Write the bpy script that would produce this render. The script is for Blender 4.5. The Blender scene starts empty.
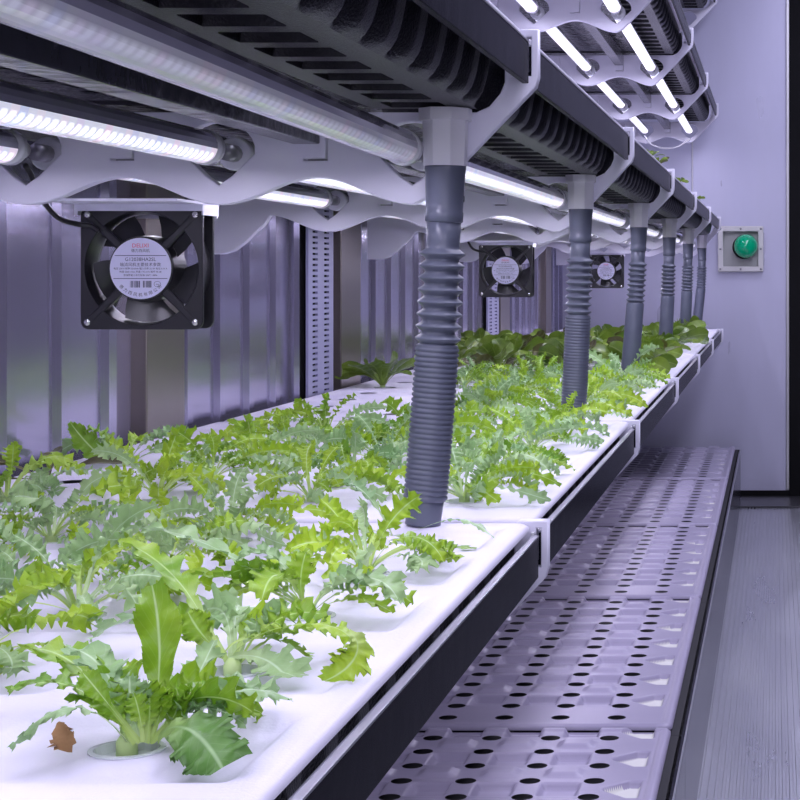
import bpy, bmesh, math, random
import numpy as np
from mathutils import Vector
from math import sin, cos, pi, exp

random.seed(7)
scene = bpy.context.scene
COL = scene.collection
CZ = 0.94                       # eye height
PITCH = 1.12                    # length of one tray bay
Y0 = 1.665                      # far seam of the bay closest to the camera
def seam(k): return Y0 + PITCH * k
T_LOW, T_MID, T_UP, T_TOP, T_HIGH = CZ - .705, CZ - .23, CZ + .2225, CZ + .68, CZ + 1.135

# ------------------------------------------------------------------ materials
def new_mat(name):
    m = bpy.data.materials.new(name); m.use_nodes = True
    nt = m.node_tree
    return m, nt, nt.nodes['Principled BSDF']
def N(nt, t, **kw):
    n = nt.nodes.new(t)
    for k, v in kw.items(): setattr(n, k, v)
    return n
def L(nt, a, b): nt.links.new(a, b)
def simple(name, col, rough=.5, metal=0., bump=None, spec=.5, var=None, coat=0.):
    m, nt, p = new_mat(name)
    p.inputs['Base Color'].default_value = (*col, 1)
    p.inputs['Roughness'].default_value = rough
    p.inputs['Metallic'].default_value = metal
    p.inputs['Specular IOR Level'].default_value = spec
    p.inputs['Coat Weight'].default_value = coat
    tc = N(nt, 'ShaderNodeTexCoord')
    if bump:
        sc, st = bump[0], bump[1]
        nz = N(nt, 'ShaderNodeTexNoise'); nz.inputs['Scale'].default_value = sc; nz.inputs['Detail'].default_value = 3
        L(nt, tc.outputs['Object'], nz.inputs['Vector'])
        b = N(nt, 'ShaderNodeBump'); b.inputs['Strength'].default_value = st
        b.inputs['Distance'].default_value = bump[2] if len(bump) > 2 else .002
        L(nt, nz.outputs['Fac'], b.inputs['Height']); L(nt, b.outputs['Normal'], p.inputs['Normal'])
    if var:
        nz = N(nt, 'ShaderNodeTexNoise'); nz.inputs['Scale'].default_value = var[0]; nz.inputs['Detail'].default_value = 5
        L(nt, tc.outputs['Object'], nz.inputs['Vector'])
        r = N(nt, 'ShaderNodeMapRange'); r.inputs['From Min'].default_value = .3; r.inputs['From Max'].default_value = .7
        L(nt, nz.outputs['Fac'], r.inputs['Value'])
        mx = N(nt, 'ShaderNodeMix', data_type='RGBA'); L(nt, r.outputs['Result'], mx.inputs['Factor'])
        mx.inputs['A'].default_value = (*col, 1); mx.inputs['B'].default_value = (*var[1], 1)
        L(nt, mx.outputs['Result'], p.inputs['Base Color'])
    return m

M = {}
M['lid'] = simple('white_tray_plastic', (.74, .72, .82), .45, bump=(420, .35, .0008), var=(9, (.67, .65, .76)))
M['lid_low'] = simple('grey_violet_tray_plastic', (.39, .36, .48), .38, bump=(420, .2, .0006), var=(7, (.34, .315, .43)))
M['pocket'] = simple('cream_pocket', (.72, .72, .66), .45)
M['dark_hole'] = simple('black_trough_plastic', (.012, .012, .015), .7)  # black plastic of the base trough under the perforated lids
M['tub'] = simple('black_textured_plastic', (.006, .006, .009), .36, bump=(500, .9, .0016), spec=.35, var=(60, (.012, .012, .017)))
M['film'] = simple('black_gloss_film', (.012, .012, .017), .16, bump=(45, .9, .012), spec=.22)
M['fascia'] = simple('black_gloss_strip', (.010, .010, .015), .22, bump=(30, .12, .002), spec=.004)
M['edge'] = simple('bare_metal_edge', (.40, .40, .45), .4, .8)
M['skirt'] = simple('smoked_gloss_panel', (.03, .03, .042), .16, .0, bump=(14, .1, .003), spec=.12)
M['arm'] = simple('white_sheet_plastic', (.80, .79, .90), .35, var=(5, (.75, .74, .86)))
M['rail'] = simple('foil_channel', (.045, .045, .06), .2, .0, bump=(26, .5, .004), spec=.25)
M['tube_back'] = simple('tube_housing_plastic', (.40, .39, .50), .18, .2, coat=.5)
M['cap'] = simple('clear_end_cap', (.72, .73, .76), .2, coat=.4)
M['pin'] = simple('lamp_holder_metal', (.30, .30, .31), .35, .7)
M['fitting'] = simple('white_pvc', (.78, .77, .82), .3)
M['hose'] = simple('grey_blue_rubber', (.094, .105, .146), .34, var=(30, (.112, .124, .168)))
M['fan_black'] = simple('fan_black_metal', (.014, .014, .017), .36, bump=(700, .2, .0005))
M['blade'] = simple('fan_blade', (.05, .05, .055), .22, .2)
M['screw'] = simple('zinc_screw', (.75, .75, .73), .25, 1.)
M['label'] = simple('white_label', (.66, .66, .84), .4)
M['ink'] = simple('dark_ink', (.05, .05, .09), .6)
M['red_ink'] = simple('red_ink', (.75, .03, .12), .6)
M['cable'] = simple('black_cable', (.012, .012, .013), .35)
M['white_cable'] = simple('white_cable', (.7, .7, .74), .4)
M['brown_post'] = simple('tinted_steel_post', (.20, .175, .16), .3, .75, var=(3, (.26, .23, .21)))
M['upright'] = simple('powder_coated_upright', (.34, .34, .50), .35)
M['lamp_frame'] = simple('beige_lamp_frame', (.62, .61, .60), .45)
M['lamp_plate'] = simple('grey_lamp_plate', (.34, .35, .34), .5)
M['black'] = simple('black_rubber', (.005, .005, .006), .7, spec=.15)
M['trim'] = simple('door_trim_metal', (.42, .42, .44), .3, .8)
M['ceiling'] = simple('ceiling_panel', (.6, .6, .68), .5)
M['threshold'] = simple('threshold_metal', (.05, .05, .055), .4, .4)
M['cup'] = simple('translucent_net_cup', (.62, .66, .67), .25, coat=.3)
M['dry'] = simple('withered_leaf', (.42, .24, .10), .7, bump=(80, .6, .003), var=(50, (.25, .13, .05)))
m, nt, p = new_mat('green_lamp_dome'); M['green'] = m
p.inputs['Base Color'].default_value = (.0, .36, .17, 1); p.inputs['Roughness'].default_value = .16
p.inputs['Coat Weight'].default_value = .6
p.inputs['Emission Color'].default_value = (0, .5, .25, 1); p.inputs['Emission Strength'].default_value = .10

# brushed stainless wall sheet
def steel(name, col, rough, metal, streak_axis):
    m, nt, p = new_mat(name)
    tc = N(nt, 'ShaderNodeTexCoord'); mp = N(nt, 'ShaderNodeMapping'); L(nt, tc.outputs['Object'], mp.inputs['Vector'])
    mp.inputs['Scale'].default_value = streak_axis
    nz = N(nt, 'ShaderNodeTexNoise'); nz.inputs['Scale'].default_value = 4; nz.inputs['Detail'].default_value = 6
    L(nt, mp.outputs['Vector'], nz.inputs['Vector'])
    r = N(nt, 'ShaderNodeMapRange'); r.inputs['From Min'].default_value = .3; r.inputs['From Max'].default_value = .7
    r.inputs['To Min'].default_value = rough * .75; r.inputs['To Max'].default_value = rough * 1.3
    L(nt, nz.outputs['Fac'], r.inputs['Value']); L(nt, r.outputs['Result'], p.inputs['Roughness'])
    mx = N(nt, 'ShaderNodeMix', data_type='RGBA'); L(nt, nz.outputs['Fac'], mx.inputs['Factor'])
    mx.inputs['A'].default_value = (*[c * .88 for c in col], 1); mx.inputs['B'].default_value = (*[min(1, c * 1.1) for c in col], 1)
    L(nt, mx.outputs['Result'], p.inputs['Base Color'])
    b = N(nt, 'ShaderNodeBump'); b.inputs['Strength'].default_value = .12; b.inputs['Distance'].default_value = .004
    n2 = N(nt, 'ShaderNodeTexNoise'); n2.inputs['Scale'].default_value = 3.0; L(nt, tc.outputs['Object'], n2.inputs['Vector'])
    L(nt, n2.outputs['Fac'], b.inputs['Height']); L(nt, b.outputs['Normal'], p.inputs['Normal'])
    p.inputs['Metallic'].default_value = metal
    return m
M['wall_steel'] = steel('stainless_wall_sheet', (.40, .38, .52), .17, .7, (1, .5, .12))
M['far_wall'] = steel('coated_end_wall', (.50, .50, .64), .34, .25, (2, 1, .5))
M['floor'] = steel('ridged_aluminium_floor', (.50, .51, .54), .33, .75, (2, .4, 1))
M['dark_wall'] = simple('dark_side_wall', (.035, .035, .045), .4)

# LED tube: cool white cover with a row of diodes showing through
def led(name, strength, base):
    m, nt, p = new_mat(name)
    tc = N(nt, 'ShaderNodeTexCoord'); sx = N(nt, 'ShaderNodeSeparateXYZ'); L(nt, tc.outputs['Object'], sx.inputs[0])
    a = N(nt, 'ShaderNodeMath', operation='MULTIPLY'); a.inputs[1].default_value = 72.; L(nt, sx.outputs['Y'], a.inputs[0])
    f = N(nt, 'ShaderNodeMath', operation='FRACT'); L(nt, a.outputs[0], f.inputs[0])
    pp = N(nt, 'ShaderNodeMath', operation='PINGPONG'); pp.inputs[1].default_value = .5; L(nt, f.outputs[0], pp.inputs[0])
    r = N(nt, 'ShaderNodeMapRange'); r.inputs['From Min'].default_value = .08; r.inputs['From Max'].default_value = .34
    r.inputs['To Min'].default_value = base; r.inputs['To Max'].default_value = 1.35; L(nt, pp.outputs[0], r.inputs['Value'])
    fl = N(nt, 'ShaderNodeMath', operation='FLOOR'); L(nt, a.outputs[0], fl.inputs[0])
    wn = N(nt, 'ShaderNodeTexWhiteNoise', noise_dimensions='1D'); L(nt, fl.outputs[0], wn.inputs['W'])
    cr = N(nt, 'ShaderNodeValToRGB'); L(nt, wn.outputs['Value'], cr.inputs['Fac'])
    e = cr.color_ramp.elements
    e[0].position = 0; e[0].color = (.80, .82, 1, 1); e[1].position = .45; e[1].color = (.86, .88, 1, 1)
    x = e.new(.72); x.color = (1, .78, .92, 1); x = e.new(.9); x.color = (.66, .72, 1, 1)
    # the diodes sit in one line low on the tube
    zb = N(nt, 'ShaderNodeMath', operation='ADD'); zb.inputs[1].default_value = .0098; L(nt, sx.outputs['Z'], zb.inputs[0])
    za = N(nt, 'ShaderNodeMath', operation='ABSOLUTE'); L(nt, zb.outputs[0], za.inputs[0])
    zr = N(nt, 'ShaderNodeMapRange'); zr.inputs['From Min'].default_value = .0042; zr.inputs['From Max'].default_value = .0016; L(nt, za.outputs[0], zr.inputs['Value'])
    md = N(nt, 'ShaderNodeMath', operation='MULTIPLY'); L(nt, zr.outputs['Result'], md.inputs[0]); L(nt, r.outputs['Result'], md.inputs[1])
    mb = N(nt, 'ShaderNodeMath', operation='MULTIPLY_ADD'); L(nt, md.outputs[0], mb.inputs[0]); mb.inputs[1].default_value = .9; mb.inputs[2].default_value = .60
    st = N(nt, 'ShaderNodeMath', operation='MULTIPLY'); st.inputs[1].default_value = strength; L(nt, mb.outputs[0], st.inputs[0])
    L(nt, cr.outputs['Color'], p.inputs['Emission Color']); L(nt, st.outputs[0], p.inputs['Emission Strength'])
    p.inputs['Base Color'].default_value = (.42, .41, .52, 1); p.inputs['Roughness'].default_value = .12; p.inputs['Coat Weight'].default_value = .4
    return m
M['led'] = led('lit_tube_cover', 1.15, 0.)
M['led_top'] = led('bright_tube_cover', 2.4, .3)
M['led_front'] = led('dimly_lit_tube_cover', .16, .6)

# leaves
def leaf_mat(name, c0, c1, pale, rib, rough, transl=.3):
    m, nt, p = new_mat(name)
    uv = N(nt, 'ShaderNodeUVMap'); sx = N(nt, 'ShaderNodeSeparateXYZ'); L(nt, uv.outputs['UV'], sx.inputs[0])
    tc = N(nt, 'ShaderNodeTexCoord'); oi = N(nt, 'ShaderNodeObjectInfo')
    nz = N(nt, 'ShaderNodeTexNoise'); nz.inputs['Scale'].default_value = 16; nz.inputs['Detail'].default_value = 3
    L(nt, tc.outputs['Object'], nz.inputs['Vector'])
    ad = N(nt, 'ShaderNodeMath', operation='MULTIPLY_ADD'); L(nt, oi.outputs['Random'], ad.inputs[0]); ad.inputs[1].default_value = .25
    L(nt, nz.outputs['Fac'], ad.inputs[2])
    r = N(nt, 'ShaderNodeMapRange'); r.inputs['From Min'].default_value = .38; r.inputs['From Max'].default_value = .85; L(nt, ad.outputs[0], r.inputs['Value'])
    mx = N(nt, 'ShaderNodeMix', data_type='RGBA'); L(nt, r.outputs['Result'], mx.inputs['Factor'])
    mx.inputs['A'].default_value = (*c0, 1); mx.inputs['B'].default_value = (*c1, 1)
    # paler toward the stalk
    rv = N(nt, 'ShaderNodeMapRange'); rv.inputs['From Min'].default_value = .50; rv.inputs['From Max'].default_value = .12; L(nt, sx.outputs['Y'], rv.inputs['Value'])
    rv.inputs['To Max'].default_value = .8
    m2 = N(nt, 'ShaderNodeMix', data_type='RGBA'); L(nt, rv.outputs['Result'], m2.inputs['Factor'])
    L(nt, mx.outputs['Result'], m2.inputs['A']); m2.inputs['B'].default_value = (*pale, 1)
    # midrib and side veins
    d = N(nt, 'ShaderNodeMath', operation='SUBTRACT'); L(nt, sx.outputs['X'], d.inputs[0]); d.inputs[1].default_value = .5
    ab = N(nt, 'ShaderNodeMath', operation='ABSOLUTE'); L(nt, d.outputs[0], ab.inputs[0])
    rr = N(nt, 'ShaderNodeMapRange'); rr.inputs['From Min'].default_value = .045; rr.inputs['From Max'].default_value = .012; rr.inputs['To Max'].default_value = .75; L(nt, ab.outputs[0], rr.inputs['Value'])
    vv = N(nt, 'ShaderNodeMath', operation='MULTIPLY_ADD'); L(nt, ab.outputs[0], vv.inputs[0]); vv.inputs[1].default_value = -.45; L(nt, sx.outputs['Y'], vv.inputs[2])
    v2 = N(nt, 'ShaderNodeMath', operation='MULTIPLY'); v2.inputs[1].default_value = 11.; L(nt, vv.outputs[0], v2.inputs[0])
    v3 = N(nt, 'ShaderNodeMath', operation='PINGPONG'); v3.inputs[1].default_value = .5; L(nt, v2.outputs[0], v3.inputs[0])
    v4 = N(nt, 'ShaderNodeMapRange'); v4.inputs['From Min'].default_value = .07; v4.inputs['From Max'].default_value = .0; v4.inputs['To Max'].default_value = .14
    L(nt, v3.outputs[0], v4.inputs['Value'])
    mv = N(nt, 'ShaderNodeMath', operation='MAXIMUM'); L(nt, rr.outputs['Result'], mv.inputs[0]); L(nt, v4.outputs['Result'], mv.inputs[1])
    m3 = N(nt, 'ShaderNodeMix', data_type='RGBA'); L(nt, mv.outputs[0], m3.inputs['Factor'])
    L(nt, m2.outputs['Result'], m3.inputs['A']); m3.inputs['B'].default_value = (*rib, 1)
    L(nt, m3.outputs['Result'], p.inputs['Base Color'])
    p.inputs['Roughness'].default_value = rough
    b = N(nt, 'ShaderNodeBump'); b.inputs['Strength'].default_value = .5; b.inputs['Distance'].default_value = .0015
    n2 = N(nt, 'ShaderNodeTexNoise'); n2.inputs['Scale'].default_value = 130; L(nt, tc.outputs['Object'], n2.inputs['Vector'])
    L(nt, n2.outputs['Fac'], b.inputs['Height']); L(nt, b.outputs['Normal'], p.inputs['Normal'])
    tr = N(nt, 'ShaderNodeBsdfTranslucent'); L(nt, m3.outputs['Result'], tr.inputs['Color'])
    ms = N(nt, 'ShaderNodeMixShader'); ms.inputs[0].default_value = transl
    L(nt, p.outputs[0], ms.inputs[1]); L(nt, tr.outputs[0], ms.inputs[2])
    L(nt, ms.outputs[0], nt.nodes['Material Output'].inputs['Surface'])
    return m
M['leaf'] = leaf_mat('frilly_leaf', (.15, .34, .02), (.44, .64, .035), (.60, .76, .26), (.55, .74, .30), .34)
M['leaf_sheen'] = leaf_mat('sheen_frilly_leaf', (.25, .44, .17), (.42, .60, .26), (.60, .74, .38), (.62, .78, .50), .30)  # mint sheen of the overhead light put into the leaf colour
M['leaf_dark'] = leaf_mat('dark_round_leaf', (.055, .12, .016), (.21, .32, .035), (.30, .42, .08), (.28, .40, .09), .28, .25)
M['leaf_bronze'] = leaf_mat('bronze_leaf', (.06, .05, .015), (.12, .14, .03), (.25, .26, .08), (.25, .26, .1), .3, .15)
M['stem'] = simple('pale_green_stem', (.50, .66, .26), .45)

# ------------------------------------------------------------------ builders
def mesh_from(name, verts, faces, mats, mi=None, smooth=False, uvs=None):
    me = bpy.data.meshes.new(name)
    me.from_pydata([tuple(map(float, v)) for v in verts], [], [tuple(map(int, f)) for f in faces])
    for mm in (mats if isinstance(mats, (list, tuple)) else [mats]): me.materials.append(mm)
    if mi is not None: me.polygons.foreach_set('material_index', np.asarray(mi, dtype=np.int32))
    if smooth: me.polygons.foreach_set('use_smooth', np.ones(len(me.polygons), dtype=bool))
    if uvs is not None:
        ul = me.uv_layers.new(name='UVMap')
        li = np.empty(len(me.loops), dtype=np.int32); me.loops.foreach_get('vertex_index', li)
        ul.data.foreach_set('uv', np.asarray(uvs, dtype=np.float32)[li].ravel())
    me.update()
    return me
def link(name, me, parent=None):
    o = bpy.data.objects.new(name, me); COL.objects.link(o); o.parent = parent
    return o
def thing(name, label, cat, loc, group=None):
    o = bpy.data.objects.new(name, None); COL.objects.link(o)
    o.location = loc; o.empty_display_size = .05
    return tag(o, label, cat, group)
def tag(o, label, cat, group=None):
    o['label'] = label; o['category'] = cat
    if group: o['group'] = group
    return o
def part(name, me, root):
    """me is authored in world coordinates; shift it to the root's own frame"""
    r = root
    off = Vector((0, 0, 0))
    while r is not None: off += r.location; r = r.parent
    me.transform(__import__('mathutils').Matrix.Translation(-off))
    return link(name, me, root)
def dup(root, loc, label=None, group=None, rz=None):
    r = root.copy(); COL.objects.link(r); r.location = loc
    if rz is not None: r.rotation_euler = (0, 0, rz)
    if label: r['label'] = label
    if group: r['group'] = group
    for ch in list(root.children):
        c = ch.copy(); COL.objects.link(c); c.parent = r
        for g in list(ch.children):
            d = g.copy(); COL.objects.link(d); d.parent = c
    return r
def bm_mesh(name, bm, mats, smooth=False):
    me = bpy.data.meshes.new(name); bm.to_mesh(me); bm.free()
    for mm in (mats if isinstance(mats, (list, tuple)) else [mats]): me.materials.append(mm)
    if smooth: me.polygons.foreach_set('use_smooth', np.ones(len(me.polygons), dtype=bool))
    return me
def bm_box(bm, x0, x1, y0, y1, z0, z1, bev=0., seg=2):
    v = [bm.verts.new(c) for c in ((x0,y0,z0),(x1,y0,z0),(x1,y1,z0),(x0,y1,z0),(x0,y0,z1),(x1,y0,z1),(x1,y1,z1),(x0,y1,z1))]
    fs = [bm.faces.new([v[i] for i in q]) for q in ((3,2,1,0),(4,5,6,7),(0,1,5,4),(1,2,6,5),(2,3,7,6),(3,0,4,7))]
    if bev:
        es = list({e for f in fs for e in f.edges})
        bmesh.ops.bevel(bm, geom=es, offset=bev, segments=seg, affect='EDGES', profile=.5)
def box(name, dims, mat, bev=0.):
    bm = bmesh.new(); bm_box(bm, *dims, bev=bev); return bm_mesh(name, bm, mat)
def plate2d(name, loops, depth, mat, to3, bevel=0., res=1):
    """filled outline(s) (holes allowed) extruded by depth; to3 maps (u,v,w) to world"""
    cu = bpy.data.curves.new('outline', 'CURVE'); cu.dimensions = '2D'; cu.fill_mode = 'BOTH'
    cu.extrude = depth / 2 - bevel; cu.bevel_depth = bevel; cu.bevel_resolution = res
    if bevel: cu.offset = -bevel
    for lp in loops:
        s = cu.splines.new('POLY'); s.points.add(len(lp) - 1); s.use_cyclic_u = True
        for i, (u, v) in enumerate(lp): s.points[i].co = (u, v, 0, 1)
    ob = bpy.data.objects.new('outline', cu); COL.objects.link(ob)
    dg = bpy.context.evaluated_depsgraph_get()
    me = bpy.data.meshes.new_from_object(ob.evaluated_get(dg))
    bpy.data.objects.remove(ob); bpy.data.curves.remove(cu)
    me.name = name
    for v in me.vertices: v.co = to3(*v.co)
    me.materials.clear(); me.materials.append(mat)
    bm = bmesh.new(); bm.from_mesh(me); bmesh.ops.recalc_face_normals(bm, faces=bm.faces); bm.to_mesh(me); bm.free()
    return me
def sweep(name, pts, radii, mat, seg=24, caps=True, smooth=True):
    pts = [Vector(p_) for p_ in pts]; n = len(pts)
    verts, faces = [], []
    t = (pts[1] - pts[0]).normalized()
    ref = Vector((1, 0, 0)) if abs(t.x) < .9 else Vector((0, 1, 0))
    a = (ref - t * ref.dot(t)).normalized()
    for i in range(n):
        t = (pts[min(i+1, n-1)] - pts[max(i-1, 0)]).normalized()
        a = (a - t * a.dot(t)).normalized(); b = t.cross(a)
        for k in range(seg):
            q = 2 * pi * k / seg
            verts.append(pts[i] + (a * cos(q) + b * sin(q)) * radii[i])
    for i in range(n - 1):
        for k in range(seg):
            k2 = (k + 1) % seg
            faces.append((i*seg+k, i*seg+k2, (i+1)*seg+k2, (i+1)*seg+k))
    if caps:
        faces.append(tuple(range(seg))[::-1]); faces.append(tuple((n-1)*seg + k for k in range(seg)))
    return mesh_from(name, verts, faces, mat, smooth=smooth)
def bez(p, n):
    p = [Vector(q) for q in p]; out = []
    for i in range(n + 1):
        t = i / n
        a, b, c = p[0].lerp(p[1], t), p[1].lerp(p[2], t), p[2].lerp(p[3], t)
        d, e = a.lerp(b, t), b.lerp(c, t)
        out.append(d.lerp(e, t))
    return out
def catmull(pts, n=10):
    P = [Vector(q) for q in pts]; P = [P[0]*2-P[1]] + P + [P[-1]*2-P[-2]]
    out = []
    for i in range(1, len(P) - 2):
        for k in range(n):
            t = k / n
            out.append(.5*((2*P[i]) + (P[i+1]-P[i-1])*t + (2*P[i-1]-5*P[i]+4*P[i+1]-P[i+2])*t*t + (3*P[i]-P[i-1]-3*P[i+1]+P[i+2])*t**3))
    out.append(P[-2]); return out
def text_mesh(body, size, mat, to3, align='CENTER', extrude=.00008):
    cu = bpy.data.curves.new('lettering', 'FONT'); cu.body = body; cu.size = size
    cu.align_x = align; cu.align_y = 'CENTER'; cu.extrude = extrude; cu.resolution_u = 2
    ob = bpy.data.objects.new('lettering', cu); COL.objects.link(ob)
    dg = bpy.context.evaluated_depsgraph_get()
    me = bpy.data.meshes.new_from_object(ob.evaluated_get(dg))
    bpy.data.objects.remove(ob); bpy.data.curves.remove(cu)
    for v in me.vertices: v.co = to3(*v.co)
    me.materials.clear(); me.materials.append(mat)
    return me
def join_meshes(name, mes, mats):
    bm = bmesh.new()
    for me in mes:
        k0 = len(bm.faces); bm.from_mesh(me); bm.faces.ensure_lookup_table()
        idx = mats.index(me.materials[0])
        for f in bm.faces[k0:]: f.material_index = idx
    return bm_mesh(name, bm, mats)
ORD = ['first', 'second', 'third', 'fourth', 'fifth', 'sixth', 'seventh', 'eighth']

# ------------------------------------------------------------------ room
FAR = 7.52
def struct(name, me):
    o = link(name, me); o['kind'] = 'structure'; return o
# ridged floor
vs, fs = [], []
xs = []; x = -1.0
while x < 1.05:
    xs += [(x, 0), (x + .006, 0), (x + .0068, -.0045), (x + .0122, -.0045)]; x += .013
for y in (-.6, FAR + .02):
    vs += [(a, y, b) for a, b in xs]
n = len(xs)
fs = [(i, i + 1, n + i + 1, n + i) for i in range(n - 1)]
struct('floor', mesh_from('floor', vs, fs, M['floor']))
# corrugated back wall (camera's left)
vs, fs = [], []
prof = []; y = -.6
while y < FAR:
    prof += [(y, -.895), (y + .108, -.895), (y + .118, -.887), (y + .145, -.887), (y + .155, -.895)]; y += .16
for z in (-.01, 2.5): vs += [(b, a, z) for a, b in prof]
n = len(prof)
fs = [(i, i + 1, n + i + 1, n + i) for i in range(n - 1)]
struct('wall_left', mesh_from('wall_left', vs, fs, M['wall_steel']))
struct('wall_far', box('wall_far', (-1.0, 1.06, FAR, FAR + .06, -.01, 2.5), M['far_wall']))
struct('wall_right', box('wall_right', (1.0, 1.06, -.6, FAR, -.01, 2.5), M['dark_wall']))
struct('ceiling', box('ceiling', (-1.0, 1.06, -.6, FAR + .06, 2.5, 2.56), M['ceiling']))
struct('trim_1', box('trim_1', (.046, .060, FAR - .012, FAR + .001, .03, 2.5), M['trim'], .002))
struct('trim_2', box('trim_2', (.060, .120, FAR - .02, FAR + .001, .0, 2.5), M['black'], .003))
struct('trim_3', box('trim_3', (.120, .17, FAR - .014, FAR + .001, .03, 2.5), M['trim'], .003))
struct('baseboard_far', box('baseboard_far', (-.15, 1.0, FAR - .012, FAR + .001, 0, .028), M['black'], .002))
struct('trim_9', box('trim_9', (-.14, 1.0, FAR - .34, FAR - .012, 0, .006), M['threshold'], .001))
# tinted steel posts
for i, (a, b) in enumerate(((2.50, 2.66), (3.62, 3.79), (4.66, 4.82), (5.72, 5.92), (6.86, 7.02))):
    struct('trim_%d' % (i + 4), box('trim', (-.90, -.872, a, b, 0, 2.5), M['brown_post'], .002))
# perforated uprights
def upright_mesh(ya, yb):
    bm = bmesh.new(); w = yb - ya
    cols = [ya, ya + w*.16, ya + w*.36, ya + w*.62, ya + w*.82, yb]
    for c0, c1 in ((0, 1), (2, 3), (4, 5)): bm_box(bm, -.876, -.871, cols[c0], cols[c1], 0, 2.48)
    z = 0.
    while z < 2.47:
        for c0, c1 in ((1, 2), (3, 4)): bm_box(bm, -.876, -.8712, cols[c0], cols[c1], z, z + .0062)
        z += .0105
    nf = len(bm.faces)
    bm_box(bm, -.886, -.880, ya, yb, 0, 2.48)
    bm.faces.ensure_lookup_table()
    for f in bm.faces[nf:]: f.material_index = 1  # backing coloured black to stand for the shade inside the slots
    return bm_mesh('upright', bm, [M['upright'], M['black']])
for i, (a, b) in enumerate(((3.36, 3.55), (5.46, 5.68))):
    root = thing('perforated_upright', 'perforated pale upright on the steel wall, beside the %s brown post' % ('second' if i == 0 else 'fourth'),
                 'rack upright', (-.88, (a+b)/2, 0))
    part('slotted_face', upright_mesh(a, b), root)

# ------------------------------------------------------------------ shelf arms
TUBE_X = (-.325, -.503, -.681)
def arm_outline():
    # x, z relative to tray top
    o = [(-.209, .001), (-.209, -.043), (-.2115, -.052), (-.282, -.1255), (-.297, -.141), (-.311, -.154)]
    x = -.325
    while x > -.772:
        o.append((x, -.148 - .0125 * cos(2*pi*(x + .325)/.178))); x -= .0089
    o += [(-.780, -.150), (-.795, -.163), (-.810, -.178), (-.826, -.190), (-.842, -.195), (-.874, -.195)]
    o += [(-.874, -.0755), (-.266, -.0755), (-.254, -.070), (-.244, -.058), (-.240, -.048), (-.240, -.004), (-.236, .001)]
    return o
def tube_hole(cx):
    h = [(cx, -.1425), (cx + .012, -.134), (cx + .029, -.117)]
    for k in range(0, 13):
        q = -.15 + (pi + .3) * k / 12
        h.append((cx + .033*cos(q), -.110 + .026*sin(q)))
    h += [(cx - .029, -.117), (cx - .012, -.134)]
    return h
loops = [arm_outline()] + [tube_hole(x) for x in TUBE_X]
loops.append([(-.2345, -.042), (-.2155, -.042), (-.2155, -.036), (-.2155, -.006), (-.2195, -.006), (-.2195, -.037), (-.2345, -.037)])
for sx in (-.405, -.583):       # black L-shaped slots where the channels butt on
    loops.append([(sx, -.118), (sx, -.0815), (sx + .0018, -.0815), (sx + .0018, -.1198), (sx - .020, -.1198), (sx - .020, -.118)])
ARM_T = .016
arm_me = plate2d('shelf_arm', loops, ARM_T, M['arm'], lambda u, v, w: (u, w, v), bevel=.0012)
tiername = {T_LOW: 'lowest', T_MID: 'planted', T_UP: 'lit tier above the plants', T_TOP: 'top'}
SHIFT = {T_UP: -.009, T_TOP: -.019, T_HIGH: -.024, T_MID: 0., T_LOW: 0.}
def arm(k, T, label, group=None):
    o = link('shelf_arm', arm_me); o.location = (SHIFT[T], seam(k), T)
    tag(o, label, 'shelf bracket', group)
for k in range(6):
    arm(k, T_UP, 'white wavy shelf arm under the upper trays, %s from the camera' % ORD[k], 'wavy arms under the upper trays')
    arm(k, T_MID, 'white shelf arm end hooked over the planted trays, %s seam from the camera' % ORD[k], 'arms of the planted tier')
for k in range(2, 6):
    arm(k, T_TOP, 'white wavy shelf arm overhead near the far wall, %s from the camera' % ORD[k-2], 'wavy arms of the overhead tier')
arm(5, T_HIGH, 'white arm tip at the very top, against the far wall', None)

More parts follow.
